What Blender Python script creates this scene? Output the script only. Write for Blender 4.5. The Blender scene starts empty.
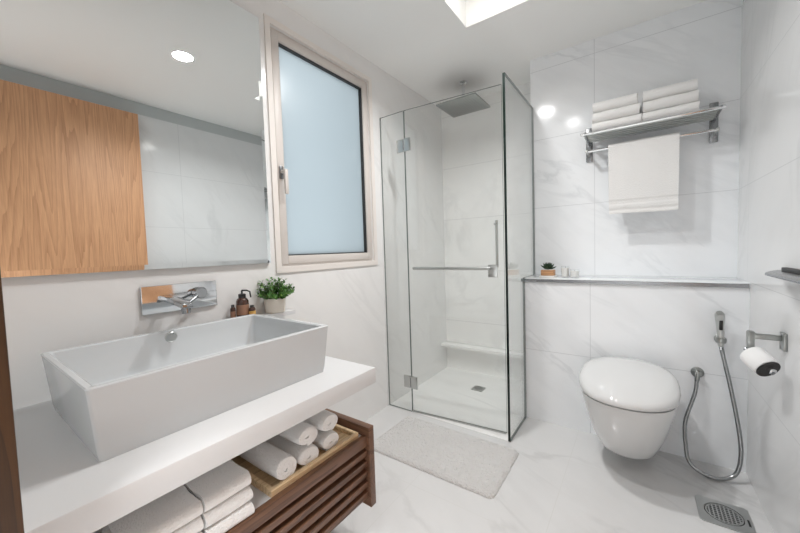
import bpy, bmesh, math, random
from mathutils import Vector, Matrix
S = bpy.context.scene
COL = S.collection
random.seed(7)

# ------------------------------------------------------------------ camera, sky, light, exposure
YAW, PITCH, ROLL, FPX = 35.604, -2.846, -1.821, 335.14
CAM = Vector((1.4866, 0.0, 1.13))
ya, pa, ra = map(math.radians, (YAW, PITCH, ROLL))
fw = Vector((-math.sin(ya)*math.cos(pa), math.cos(ya)*math.cos(pa), math.sin(pa)))
r0 = Vector((math.cos(ya), math.sin(ya), 0)); u0 = r0.cross(fw)
rr = r0*math.cos(ra) + u0*math.sin(ra); uu = -r0*math.sin(ra) + u0*math.cos(ra)
cd = bpy.data.cameras.new('camera'); cam = bpy.data.objects.new('camera', cd); COL.objects.link(cam)
cd.sensor_width = 36; cd.lens = FPX*36/800; cd.clip_start = 0.01
cam.matrix_world = Matrix(((rr.x, uu.x, -fw.x, CAM.x), (rr.y, uu.y, -fw.y, CAM.y), (rr.z, uu.z, -fw.z, CAM.z), (0, 0, 0, 1)))
S.camera = cam
w = bpy.data.worlds.new('daylight'); S.world = w; w.use_nodes = True
bg = w.node_tree.nodes['Background']
bg.inputs[0].default_value = (0.93, 0.97, 1.0, 1); bg.inputs[1].default_value = 1.15
S.view_settings.view_transform = 'Standard'; S.view_settings.look = 'None'
S.view_settings.gamma = 1; S.view_settings.use_curve_mapping = False
S.view_settings.exposure = 0.10
S.cycles.max_bounces = 14; S.cycles.diffuse_bounces = 8; S.cycles.glossy_bounces = 8
S.cycles.transmission_bounces = 10; S.cycles.transparent_max_bounces = 24
S.cycles.caustics_reflective = False; S.cycles.caustics_refractive = False
S.cycles.sample_clamp_indirect = 6
LAMP_POWER, SHOWER_POWER, RECESS_FILL_POWER, HALL_FILL_POWER = 7, 11.5, 0.4, 28

# room numbers (metres)
W, YG, YT, YU, YS, ZC = 1.909, 1.884, 2.229, 2.488, 2.80, 2.407
XS, XU, YB = 0.884, 0.866, 0.05
ZL = 0.921

# ------------------------------------------------------------------ materials
def newmat(name):
    m = bpy.data.materials.new(name); m.use_nodes = True
    nt = m.node_tree
    return m, nt, nt.nodes['Principled BSDF']
def srgb(r, g, b):
    f = lambda c: (c/255/12.92) if c <= 10 else ((c/255+0.055)/1.055)**2.4
    return (f(r), f(g), f(b), 1)
def simple(name, col, rough=0.5, metal=0.0, coat=0.0, bump=None, spec=0.5):
    m, nt, p = newmat(name)
    p.inputs['Base Color'].default_value = col; p.inputs['Roughness'].default_value = rough
    p.inputs['Metallic'].default_value = metal; p.inputs['Coat Weight'].default_value = coat
    p.inputs['Specular IOR Level'].default_value = spec
    if bump:
        sc, st, dist = bump
        n = nt.nodes.new('ShaderNodeTexNoise'); n.inputs['Scale'].default_value = sc; n.inputs['Detail'].default_value = 4
        tc = nt.nodes.new('ShaderNodeTexCoord'); nt.links.new(tc.outputs['Object'], n.inputs['Vector'])
        b = nt.nodes.new('ShaderNodeBump'); b.inputs['Strength'].default_value = st; b.inputs['Distance'].default_value = dist
        nt.links.new(n.outputs['Fac'], b.inputs['Height']); nt.links.new(b.outputs[0], p.inputs['Normal'])
    return m
def mth(nt, op, a, b=None, c=None):
    n = nt.nodes.new('ShaderNodeMath'); n.operation = op
    for i, v in enumerate((a, b, c)):
        if v is None: continue
        if isinstance(v, (int, float)): n.inputs[i].default_value = v
        else: nt.links.new(v, n.inputs[i])
    return n.outputs[0]
def marble(name, base, vein, strength=0.55, scale=1.6, rot=(0.3, 0.6, 0.5), joints=(), jcol=None, rough=0.13, width=0.0015, spec=0.5, stretch=(1, 2.6, 1)):
    m, nt, p = newmat(name)
    geo = nt.nodes.new('ShaderNodeNewGeometry')
    m0 = nt.nodes.new('ShaderNodeMapping'); m0.inputs['Rotation'].default_value = rot
    nt.links.new(geo.outputs['Position'], m0.inputs['Vector'])
    mp = nt.nodes.new('ShaderNodeMapping'); mp.inputs['Scale'].default_value = stretch
    nt.links.new(m0.outputs[0], mp.inputs['Vector'])
    def noise(s, d, rg=0.55, dist=0.0):
        n = nt.nodes.new('ShaderNodeTexNoise'); n.inputs['Scale'].default_value = s; n.inputs['Detail'].default_value = d
        n.inputs['Roughness'].default_value = rg; n.inputs['Distortion'].default_value = dist
        nt.links.new(mp.outputs[0], n.inputs['Vector']); return n.outputs['Fac']
    a = noise(scale, 6, 0.55, 0.6)
    v = mth(nt, 'ABSOLUTE', mth(nt, 'SUBTRACT', a, 0.5))
    v = mth(nt, 'SUBTRACT', 1.0, mth(nt, 'MULTIPLY', v, 22)); v = mth(nt, 'MAXIMUM', v, 0.0)
    gate = mth(nt, 'MULTIPLY', mth(nt, 'SUBTRACT', noise(scale*0.8, 2), 0.42), 4.0)
    gate = mth(nt, 'MINIMUM', mth(nt, 'MAXIMUM', gate, 0.0), 1.0)
    v = mth(nt, 'MULTIPLY', v, gate)
    cloud = mth(nt, 'MULTIPLY', mth(nt, 'MAXIMUM', mth(nt, 'SUBTRACT', noise(scale*1.7, 5), 0.45), 0.0), 1.6)
    fac = mth(nt, 'MINIMUM', mth(nt, 'ADD', mth(nt, 'MULTIPLY', v, strength), mth(nt, 'MULTIPLY', cloud, strength*0.8)), 1.0)
    mix = nt.nodes.new('ShaderNodeMix'); mix.data_type = 'RGBA'
    nt.links.new(fac, mix.inputs[0]); mix.inputs[6].default_value = base; mix.inputs[7].default_value = vein
    col = mix.outputs[2]
    if joints:
        sep = nt.nodes.new('ShaderNodeSeparateXYZ'); nt.links.new(geo.outputs['Position'], sep.inputs[0])
        tot = None
        for ax, off, per in joints:
            t = mth(nt, 'FRACT', mth(nt, 'DIVIDE', mth(nt, 'SUBTRACT', sep.outputs[ax], off), per))
            d = mth(nt, 'MULTIPLY', mth(nt, 'MINIMUM', t, mth(nt, 'SUBTRACT', 1.0, t)), per)
            k = mth(nt, 'LESS_THAN', d, width)
            tot = k if tot is None else mth(nt, 'MAXIMUM', tot, k)
        mj = nt.nodes.new('ShaderNodeMix'); mj.data_type = 'RGBA'
        nt.links.new(tot, mj.inputs[0]); nt.links.new(col, mj.inputs[6]); mj.inputs[7].default_value = jcol or vein
        col = mj.outputs[2]
    nt.links.new(col, p.inputs['Base Color'])
    p.inputs['Roughness'].default_value = rough; p.inputs['Specular IOR Level'].default_value = spec
    return m
def wood(name, dark, light, along='Z', freq=14, rough=0.4, contrast=9.0, amount=0.6):
    """long cathedral figure (contours of a stretched noise) with fine streaks along the grain"""
    m, nt, p = newmat(name)
    tc = nt.nodes.new('ShaderNodeTexCoord')
    def noise(across, along_, detail, rough_=0.5):
        mp = nt.nodes.new('ShaderNodeMapping')
        mp.inputs['Scale'].default_value = [along_ if a == along else across for a in 'XYZ']
        nt.links.new(tc.outputs['Object'], mp.inputs[0])
        n = nt.nodes.new('ShaderNodeTexNoise'); n.inputs['Scale'].default_value = 1.0
        n.inputs['Detail'].default_value = detail; n.inputs['Roughness'].default_value = rough_
        nt.links.new(mp.outputs[0], n.inputs['Vector']); return n.outputs['Fac']
    base = noise(freq*0.42, freq*0.020, 1.0)
    base = mth(nt, 'ADD', base, mth(nt, 'MULTIPLY', noise(freq*3, freq*0.12, 2.0), 0.035))
    ring = mth(nt, 'FRACT', mth(nt, 'MULTIPLY', base, contrast*2.2))
    ring = mth(nt, 'POWER', ring, 2.2)
    streak = noise(freq*11, freq*0.4, 3.0, 0.6)
    fac = mth(nt, 'ADD', mth(nt, 'MULTIPLY', ring, amount), mth(nt, 'MULTIPLY', mth(nt, 'SUBTRACT', streak, 0.3), 0.9))
    fac = mth(nt, 'MINIMUM', mth(nt, 'MAXIMUM', fac, 0.0), 1.0)
    mix = nt.nodes.new('ShaderNodeMix'); mix.data_type = 'RGBA'; nt.links.new(fac, mix.inputs[0])
    mix.inputs[6].default_value = light; mix.inputs[7].default_value = dark
    nt.links.new(mix.outputs[2], p.inputs['Base Color']); p.inputs['Roughness'].default_value = rough
    return m
def glass(name, tint, reflect=1.0):
    m = bpy.data.materials.new(name); m.use_nodes = True; nt = m.node_tree; nt.nodes.clear()
    out = nt.nodes.new('ShaderNodeOutputMaterial'); mx = nt.nodes.new('ShaderNodeMixShader')
    tr = nt.nodes.new('ShaderNodeBsdfTransparent'); tr.inputs[0].default_value = tint
    gl = nt.nodes.new('ShaderNodeBsdfGlossy'); gl.inputs['Roughness'].default_value = 0.0
    lw = nt.nodes.new('ShaderNodeLayerWeight'); lw.inputs[0].default_value = 0.5
    fr = mth(nt, 'ADD', 0.035, mth(nt, 'MULTIPLY', mth(nt, 'POWER', lw.outputs['Facing'], 5.0), 0.9))
    nt.links.new(mth(nt, 'MULTIPLY', fr, reflect), mx.inputs[0])
    nt.links.new(tr.outputs[0], mx.inputs[1]); nt.links.new(gl.outputs[0], mx.inputs[2]); nt.links.new(mx.outputs[0], out.inputs[0])
    return m
def emit(name, col, st):
    m = bpy.data.materials.new(name); m.use_nodes = True; nt = m.node_tree; nt.nodes.clear()
    out = nt.nodes.new('ShaderNodeOutputMaterial'); e = nt.nodes.new('ShaderNodeEmission')
    e.inputs[0].default_value = col; e.inputs[1].default_value = st; nt.links.new(e.outputs[0], out.inputs[0]); return m
def frosted(name, col, gloss=0.12):
    m = bpy.data.materials.new(name); m.use_nodes = True; nt = m.node_tree; nt.nodes.clear()
    out = nt.nodes.new('ShaderNodeOutputMaterial'); mx = nt.nodes.new('ShaderNodeMixShader'); mx.inputs[0].default_value = gloss
    t = nt.nodes.new('ShaderNodeBsdfTranslucent'); t.inputs[0].default_value = col
    g = nt.nodes.new('ShaderNodeBsdfGlossy'); g.inputs['Roughness'].default_value = 0.25
    nt.links.new(t.outputs[0], mx.inputs[1]); nt.links.new(g.outputs[0], mx.inputs[2]); nt.links.new(mx.outputs[0], out.inputs[0]); return m

TJ = 0.465
M = {}
M['marble_wall'] = marble('marble_wall', (0.865, 0.885, 0.905, 1), (0.54, 0.565, 0.59, 1), 0.36, 2.0, (0.0, -0.65, 0.0),
                          joints=((0, 1.252, 0.93), (2, 1.39, TJ)), jcol=(0.64, 0.66, 0.68, 1), stretch=(0.8, 1, 2.8))
M['marble_right'] = marble('marble_right', (0.77, 0.775, 0.78, 1), (0.50, 0.51, 0.52, 1), 0.24, 1.5, (0.9, 0.0, 0.0),
                           joints=((1, 1.35, 0.93), (2, 1.39, TJ)), jcol=(0.62, 0.63, 0.64, 1), stretch=(1, 0.8, 2.6))
M['marble_left'] = marble('marble_left', (0.82, 0.82, 0.815, 1), (0.56, 0.56, 0.56, 1), 0.22, 1.6, (0.8, 0.0, 0.0), rough=0.16, stretch=(1, 0.8, 2.6))
M['marble_shower'] = marble('marble_shower', (0.92, 0.92, 0.91, 1), (0.58, 0.58, 0.58, 1), 0.3, 1.6, (0.3, 0.9, 0.4),
                            joints=((2, 1.39, TJ),), jcol=(0.68, 0.68, 0.68, 1))
M['marble_floor'] = marble('marble_floor', (0.68, 0.68, 0.68, 1), (0.44, 0.44, 0.44, 1), 0.42, 1.4, (0.2, 0.2, 0.6),
                           joints=((0, 1.19, 0.6), (1, 1.28, 0.6)), jcol=(0.64, 0.64, 0.63, 1), rough=0.16)
M['ceiling'] = simple('ceiling_paint', (0.89, 0.89, 0.875, 1), 0.6)
M['paint'] = simple('white_paint', (0.85, 0.855, 0.855, 1), 0.6)
M['outside'] = simple('shade_wall_grey', (0.16, 0.18, 0.19, 1), 0.8)
M['band'] = simple('grey_band', (0.52, 0.55, 0.55, 1), 0.5)
M['solid_white'] = simple('solid_surface', (0.66, 0.665, 0.67, 1), 0.28)
M['ceramic'] = simple('ceramic', (0.70, 0.705, 0.705, 1), 0.06, coat=0.3)
M['basin'] = simple('basin_ceramic', (0.625, 0.65, 0.665, 1), 0.12)
M['chrome'] = simple('chrome', (0.75, 0.76, 0.77, 1), 0.09, 1.0)
M['steel'] = simple('brushed_steel', (0.55, 0.56, 0.55, 1), 0.28, 1.0)
M['headsteel'] = simple('satin_steel', (0.36, 0.375, 0.365, 1), 0.3, 1.0)
M['darkchrome'] = simple('dark_chrome', (0.42, 0.43, 0.44, 1), 0.08, 1.0)
M['hose'] = simple('hose_steel', (0.33, 0.34, 0.345, 1), 0.25, 1.0)
M['darksteel'] = simple('dark_steel', (0.30, 0.31, 0.32, 1), 0.25, 1.0)
M['mirror'] = simple('mirror', (0.86, 0.885, 0.885, 1), 0.0, 1.0)
M['edge_metal'] = simple('edge_metal', (0.5, 0.51, 0.51, 1), 0.3, 0.6)
M['black'] = simple('black_rubber', (0.012, 0.012, 0.012, 1), 0.45)
M['seal'] = simple('black_seal', (0.03, 0.03, 0.03, 1), 0.5)
M['frame'] = simple('window_frame', srgb(208, 202, 197), 0.4)
M['reveal'] = simple('reveal_paint', srgb(226, 221, 216), 0.55)
M['glass'] = glass('clear_glass', (0.985, 0.993, 0.99, 1))
M['glass_edge'] = simple('glass_edge', (0.006, 0.014, 0.012, 1), 0.15)
M['glass_edge_soft'] = simple('glass_edge_soft', (0.16, 0.19, 0.18, 1), 0.2)
M['cup_glass'] = glass('cup_glass', (0.985, 0.99, 0.99, 1))
M['frost'] = frosted('frosted_glass', (0.84, 0.90, 0.925, 1))
M['oak_door'] = wood('oak_door', srgb(156, 106, 70), srgb(224, 172, 130), 'Z', 16, 0.5, 9, 0.36)
M['jamb'] = wood('jamb_wood', srgb(36, 22, 10), srgb(70, 44, 20), 'Z', 40, 0.45, 5)
M['walnut'] = wood('walnut', srgb(66, 42, 29), srgb(118, 85, 64), 'Y', 30, 0.4, 4)
M['walnut_side'] = wood('walnut_side', srgb(66, 42, 29), srgb(118, 85, 64), 'X', 30, 0.4, 4)
M['tray'] = wood('tray_oak', srgb(176, 146, 108), srgb(226, 202, 164), 'Y', 30, 0.5, 4)
M['towel'] = simple('towel', (0.80, 0.795, 0.785, 1), 0.95, bump=(220, 0.7, 0.005), spec=0.1)
M['rug'] = simple('rug', (0.70, 0.69, 0.68, 1), 0.95, bump=(160, 1.0, 0.008), spec=0.05)
M['paper'] = simple('paper', (0.86, 0.86, 0.86, 1), 0.9, bump=(120, 0.2, 0.002), spec=0.1)
M['leaf'] = simple('leaf', (0.05, 0.15, 0.022, 1), 0.4)
M['leaf_light'] = simple('leaf_light', (0.14, 0.28, 0.06, 1), 0.4)
M['leaf_dark'] = simple('leaf_dark', (0.02, 0.05, 0.02, 1), 0.4)
M['stem'] = simple('stem', (0.12, 0.13, 0.05, 1), 0.6)
M['soil'] = simple('soil', (0.03, 0.025, 0.02, 1), 0.9)
M['pot'] = simple('stone_pot', srgb(226, 220, 210), 0.5, bump=(60, 0.1, 0.002))
M['amber'] = simple('amber_glass', (0.055, 0.022, 0.015, 1), 0.12, coat=0.4)
M['bottle_black'] = simple('black_plastic', (0.02, 0.02, 0.02, 1), 0.35)
M['label'] = simple('brown_label', (0.30, 0.16, 0.10, 1), 0.6)
M['gold'] = simple('ochre_label', (0.62, 0.36, 0.10, 1), 0.5)
M['tan'] = wood('tan_wood', srgb(160, 112, 74), srgb(205, 158, 116), 'X', 40, 0.6, 4)
M['wax'] = simple('white_wax', (0.82, 0.81, 0.79, 1), 0.5)
M['lamp'] = emit('lamp_face', (1, 0.97, 0.92, 1), 26)
M['panel'] = emit('recess_fill_face', (1, 0.98, 0.96, 1), 3)

# ------------------------------------------------------------------ mesh helpers
class B:
    def __init__(s): s.bm = bmesh.new(); s.mi = 0
    def _set(s, fs):
        for f in fs: f.material_index = s.mi
    def box(s, x0, x1, y0, y1, z0, z1, bev=0.0, seg=2):
        t = bmesh.new(); bmesh.ops.create_cube(t, size=1.0)
        for v in t.verts:
            v.co = Vector(((x0+x1)/2+v.co.x*(x1-x0), (y0+y1)/2+v.co.y*(y1-y0), (z0+z1)/2+v.co.z*(z1-z0)))
        if bev: bmesh.ops.bevel(t, geom=list(t.edges), offset=bev, segments=seg, profile=0.5, affect='EDGES')
        s.merge(t); return s
    def merge(s, t, mat=None):
        if mat is not None: t.transform(mat)
        mp = {}
        for v in t.verts: mp[v] = s.bm.verts.new(v.co)
        for f in t.faces:
            try:
                nf = s.bm.faces.new([mp[v] for v in f.verts]); nf.material_index = s.mi
            except ValueError: pass
        t.free(); return s
    def ring_loft(s, rings, cap0=True, cap1=True, closed=True):
        R = [[s.bm.verts.new(Vector(p)) for p in r] for r in rings]
        n = len(R[0])
        for a, b in zip(R, R[1:]):
            for i in range(n if closed else n-1):
                j = (i+1) % n
                s._set([s.bm.faces.new((a[i], a[j], b[j], b[i]))])
        if cap0: s._set([s.bm.faces.new(list(reversed(R[0])))])
        if cap1: s._set([s.bm.faces.new(R[-1])])
        return s
    def tube(s, pts, r, n=12, caps=True):
        pts = [Vector(p) for p in pts]
        rad = r if isinstance(r, (list, tuple)) else [r]*len(pts)
        T = []
        for i in range(len(pts)):
            a = pts[max(i-1, 0)]; b = pts[min(i+1, len(pts)-1)]; T.append((b-a).normalized())
        up = Vector((0, 0, 1)) if abs(T[0].z) < 0.9 else Vector((0, 1, 0))
        nrm = (up - T[0]*up.dot(T[0])).normalized(); rings = []
        for i, p in enumerate(pts):
            nrm = (nrm - T[i]*nrm.dot(T[i])).normalized(); bn = T[i].cross(nrm)
            rings.append([p + (nrm*math.cos(2*math.pi*k/n) + bn*math.sin(2*math.pi*k/n))*rad[i] for k in range(n)])
        return s.ring_loft(rings, caps, caps)
    def cyl(s, a, b, r, n=24, bev=0.0):
        a = Vector(a); b = Vector(b)
        if not bev: return s.tube([a, b], r, n)
        d = (b-a).normalized()
        return s.tube([a, a+d*1e-5, a+d*bev, b-d*bev, b-d*1e-5, b], [r-bev, r-bev, r, r, r-bev, r-bev], n)
    def lathe(s, prof, o, axis=(0, 0, 1), n=32):
        """prof: (radius, height) pairs along axis from o"""
        o = Vector(o); ax = Vector(axis).normalized()
        e1 = ax.orthogonal().normalized(); e2 = ax.cross(e1); rings = []
        for r_, h in prof:
            r_ = max(r_, 1e-5)
            rings.append([o + ax*h + (e1*math.cos(2*math.pi*k/n) + e2*math.sin(2*math.pi*k/n))*r_ for k in range(n)])
        if prof[0][0] > 1e-3 and prof[-1][0] > 1e-3: return s.ring_loft(rings+[rings[0]], False, False)
        return s.ring_loft(rings)
    def prism(s, poly, axis, a, b, bev=0.0, seg=2):
        """poly = 2D points in the other two axes (in order), extruded from a to b on axis"""
        def p3(p, t):
            q = list(p); q.insert(axis, t); return Vector(q)
        t = bmesh.new()
        A = [t.verts.new(p3(p, a)) for p in poly]; C = [t.verts.new(p3(p, b)) for p in poly]
        n = len(poly)
        for i in range(n):
            t.faces.new((A[i], A[(i+1) % n], C[(i+1) % n], C[i]))
        t.faces.new(list(reversed(A))); t.faces.new(C)
        bmesh.ops.recalc_face_normals(t, faces=list(t.faces))
        if bev: bmesh.ops.bevel(t, geom=list(t.edges), offset=bev, segments=seg, profile=0.5, affect='EDGES')
        return s.merge(t)
    def build(s, name, mats, parent=None, smooth=True, ang=35, loc=None, recalc=True):
        if not isinstance(mats, (list, tuple)): mats = [mats]
        if recalc: bmesh.ops.recalc_face_normals(s.bm, faces=list(s.bm.faces))
        base = Vector((0, 0, 0))
        if parent is not None:
            p = parent
            while p is not None: base = base + Vector(p.location); p = p.parent
        own = Vector(loc) if loc is not None else Vector((0, 0, 0))
        off = base + own if parent is not None else own
        for v in s.bm.verts: v.co -= off
        me = bpy.data.meshes.new(name); s.bm.to_mesh(me); s.bm.free()
        for m in mats: me.materials.append(M[m] if isinstance(m, str) else m)
        if smooth:
            for p in me.polygons: p.use_smooth = True
            me.set_sharp_from_angle(angle=math.radians(ang))
        o = bpy.data.objects.new(name, me); COL.objects.link(o)
        if loc is not None: o.location = loc
        o.parent = parent
        return o
def tag(o, label, cat, group=None, kind=None):
    o['label'] = label; o['category'] = cat
    if group: o['group'] = group
    if kind: o['kind'] = kind
    return o
def thing(name, label, cat, loc, group=None, kind=None):
    o = bpy.data.objects.new(name, None); COL.objects.link(o); o.location = loc; o.empty_display_size = 0.05
    return tag(o, label, cat, group, kind)
def struct(b, name, mat, label, cat, **k): return tag(b.build(name, mat, **k), label, cat, kind='structure')
def dup(root, delta, label):
    r = root.copy(); COL.objects.link(r); r.location = Vector(root.location) + Vector(delta); r['label'] = label
    for ch in root.children:
        c = ch.copy(); COL.objects.link(c); c.parent = r
        for g in ch.children:
            d = g.copy(); COL.objects.link(d); d.parent = c
    return r
def catmull(P, n=10):
    P = [Vector(p) for p in P]; Q = [P[0]*2-P[1]] + P + [P[-1]*2-P[-2]]; out = []
    for i in range(1, len(Q)-2):
        a, b, c, d = Q[i-1:i+3]
        for k in range(n):
            t = k/n
            out.append(0.5*((2*b) + (c-a)*t + (2*a-5*b+4*c-d)*t*t + (3*b-a-3*c+d)*t*t*t))
    out.append(P[-1]); return out

# ------------------------------------------------------------------ the setting
T = 0.12
struct(B().box(-T, W+T, -0.35, YS+T, -0.1, 0.0), 'floor', 'marble_floor', 'pale veined marble floor of the bathroom', 'floor', smooth=False)
# ceiling with the rectangular recess
RX0, RX1, RY0, RY1, RH = 0.663, 1.13, 1.62, 1.888, 0.15
c = B(); e = 0.1
c.box(-T, RX0, -0.35, YS+T, ZC, ZC+e); c.box(RX1, W+T, -0.35, YS+T, ZC, ZC+e)
c.box(RX0, RX1, -0.35, RY0, ZC, ZC+e); c.box(RX0, RX1, RY1, YS+T, ZC, ZC+e)
c.box(RX0-0.05, RX0, RY0-0.05, RY1+0.05, ZC+e, ZC+RH); c.box(RX1, RX1+0.05, RY0-0.05, RY1+0.05, ZC+e, ZC+RH)
c.box(RX0, RX1, RY0-0.05, RY0, ZC+e, ZC+RH); c.box(RX0, RX1, RY1, RY1+0.05, ZC+e, ZC+RH)
c.box(RX0-0.05, RX1+0.05, RY0-0.05, RY1+0.05, ZC+RH, ZC+RH+0.04)
struct(c, 'ceiling', 'ceiling', 'white painted ceiling with a square recess', 'ceiling', smooth=False)
struct(B().box(0.0, XS-0.014, YG+0.004, YS, 0.0, 0.0022), 'floor_shower', 'marble_shower', 'pale tiled shower floor behind the glass', 'floor', smooth=False)
struct(B().box(-0.75, -T, 1.80, 1.95, -0.1, 3.2), 'wall_window_shade', 'outside', 'unseen grey wall added outside to shade the window', 'wall', smooth=False)  # unseen wall added to darken the far side of the pane
# left wall, with the window opening
WY0, WY1, WZ0, WZ1 = 1.035, 1.772, 1.062, 2.262
l = B()
l.box(-T, 0, YB-T, WY0, 0, ZC); l.box(-T, 0, WY1, YS+T, 0, ZC)
l.box(-T, 0, WY0, WY1, 0, WZ0); l.box(-T, 0, WY0, WY1, WZ1, ZC)
struct(l, 'wall_left', 'marble_left', 'pale marble wall holding the mirror and window', 'wall', smooth=False)
struct(B().box(W, W+T, -0.35, YU+T, 0, 2.31), 'wall_right', 'marble_right', 'grey veined marble wall beside the paper holder', 'wall', smooth=False)
struct(B().box(W+0.004, W+T, -0.35, YU+T, 2.31, ZC), 'trim_1', 'band', 'grey band between right wall tiles and ceiling', 'wall trim', smooth=False)  # plain grey strip above the tiles
struct(B().box(XU, W+T, YU, YS+T, 0, ZC), 'wall_back', 'marble_wall', 'veined marble wall behind the towel rack', 'wall', smooth=False)
struct(B().box(XU, W, YT, YU, 0, ZL-0.016), 'wall_cistern', 'marble_wall', 'low boxed marble wall behind the toilet', 'wall', smooth=False)
struct(B().box(XU-0.004, W, YT-0.006, YU, ZL-0.016, ZL, 0.0015), 'ledge', 'marble_wall', 'narrow marble ledge above the toilet', 'ledge')
struct(B().box(XU-0.006, W-0.004, YT-0.010, YT-0.006, ZL-0.022, ZL-0.003), 'trim_2', 'darksteel', 'thin chrome edging along the ledge over the toilet', 'trim')
struct(B().box(-T, XU, YS, YS+T, 0, ZC), 'wall_shower', 'marble_shower', 'pale marble rear wall inside the shower', 'wall', smooth=False)
# wall with the doorway the photograph is taken from
JX = 0.826
f = B(); f.box(-T, JX-0.06, YB-T, YB, 0, ZC); f.box(JX-0.06, W+T, YB-T, YB, 2.34, ZC)
struct(f, 'wall_front', 'paint', 'white wall around the doorway beside the vanity', 'wall', smooth=False)
j = B(); j.box(JX-0.06, JX, YB-T-0.01, YB+0.001, 0, 2.34, 0.002); j.box(JX, JX+0.012, YB-T, YB-0.055, 0, 2.31, 0.001)
j.box(JX, W-0.02, YB-T-0.01, YB+0.001, 2.305, 2.34, 0.002)
struct(j, 'trim_3', 'jamb', 'dark brown wooden door frame at the doorway', 'door frame')
# the hallway beyond the doorway
hl = B(); hy0 = -1.6
hl.box(-T, W+0.6, hy0-0.1, hy0, 0, 2.5); hl.box(0.1, 0.2, hy0, YB-T, 0, 2.5); hl.box(W+0.5, W+0.6, hy0, YB-T, 0, 2.5)
hl.box(W+T, W+0.6, YB-T, YB, 0, 2.5); hl.box(0.1, W+0.6, hy0, YB-T, 2.5, 2.6)
struct(hl, 'wall_hallway', 'paint', 'white hallway walls beyond the doorway', 'wall', smooth=False)
struct(B().box(0.1, W+0.6, hy0, -0.35, -0.1, 0.0), 'floor_hallway', 'marble_floor', 'pale hallway floor beyond the doorway', 'floor', smooth=False)
# open door leaf lying along the right wall
d = thing('door_1', 'tall oak door swung open against the right wall', 'door', (W-0.05, 0.1, 0), kind='structure')
B().box(W-0.07, W-0.03, 0.115, 1.036, 0.008, 2.285, 0.002).build('leaf', 'oak_door', d)
h = B(); h.cyl((W-0.07, 0.97, 1.0), (W-0.076, 0.97, 1.0), 0.026, 24); h.cyl((W-0.076, 0.97, 1.0), (W-0.12, 0.97, 1.0), 0.009, 16)
h.box(W-0.128, W-0.112, 0.86, 0.98, 0.992, 1.008, 0.004); h.build('handle', 'steel', d)

# window
win = thing('window_1', 'frosted glass window with a pale frame', 'window', (-0.05, (WY0+WY1)/2, WZ0), kind='structure')
g = B(); x0, x1 = -0.10, -0.012; q = 0.022
g.box(x0, x1, WY0, WY0+q, WZ0, WZ1); g.box(x0, x1, WY1-q, WY1, WZ0, WZ1)
g.box(x0, x1, WY0+q, WY1-q, WZ0, WZ0+q); g.box(x0, x1, WY0+q, WY1-q, WZ1-q, WZ1)
g.build('outer_frame', 'frame', win, smooth=False)
g = B(); a0, a1, b0, b1 = WY0+q-0.012, WY1-q+0.010, WZ0+q-0.008, WZ1-q+0.006; q2 = 0.042; xs0, xs1 = -0.075, -0.004
for bx in ((a0, a0+q2, b0, b1), (a1-q2, a1, b0, b1), (a0+q2, a1-q2, b0, b0+q2), (a0+q2, a1-q2, b1-q2, b1)):
    g.box(xs0, xs1, bx[0], bx[1], bx[2], bx[3], 0.002)
sash = g.build('sash', 'frame', win)
g = B(); s1 = 0.007; c0, c1, e0, e1 = a0+q2-0.001, a1-q2+0.001, b0+q2-0.001, b1-q2+0.001
for bx in ((c0, c0+s1, e0, e1), (c1-s1, c1, e0, e1), (c0, c1, e0, e0+s1), (c0, c1, e1-s1, e1)):
    g.box(-0.044, -0.013, *bx)
g.build('seal', 'seal', sash, smooth=False)
B().box(-0.042, -0.034, c0, c1, e0, e1).build('pane', 'frost', win, smooth=False)
g = B(); hz = 1.545; hy = a0+q2*0.45
g.box(-0.004, 0.006, hy-0.011, hy+0.011, hz-0.035, hz+0.03, 0.003)
hb = g.build('handle_base', 'darksteel', win)
g = B(); g.cyl((0.006, hy, hz), (0.034, hy, hz), 0.008, 16); g.box(0.028, 0.042, hy-0.008, hy+0.012, hz-0.115, hz+0.010, 0.004)
g.build('handle', 'frame', win)
# plaster surround of the window
g = B(); sw = 0.03
g.box(0, 0.008, WY0-sw, WY0, WZ0-sw, WZ1+sw); g.box(0, 0.008, WY1, WY1+sw, WZ0-sw, WZ1+sw)
g.box(0, 0.008, WY0, WY1, WZ0-sw, WZ0); g.box(0, 0.008, WY0, WY1, WZ1, WZ1+sw)
struct(g, 'trim_4', 'reveal', 'pale painted surround around the window opening', 'window trim', smooth=False)

# ------------------------------------------------------------------ mirror
mir = thing('wall_mirror', 'large frameless wall mirror above the basin', 'mirror', (0.0, 0.5, 1.086))
def rect_ring(x, y0, y1, z0, z1): return [(x, y0, z0), (x, y1, z0), (x, y1, z1), (x, y0, z1)]
g = B(); my0, my1, mz0, mz1 = 0.06, 0.967, 1.087, 2.247; bv = 0.018
g.ring_loft([rect_ring(0.018, my0, my1, mz0, mz1), rect_ring(0.0205, my0+bv, my1-bv, mz0+bv, mz1-bv)], cap0=False)
g.build('mirror_glass', 'mirror', mir, smooth=False)
B().box(0.0, 0.0178, my0, my1, mz0, mz1).build('backing', 'edge_metal', mir, smooth=False)

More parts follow.
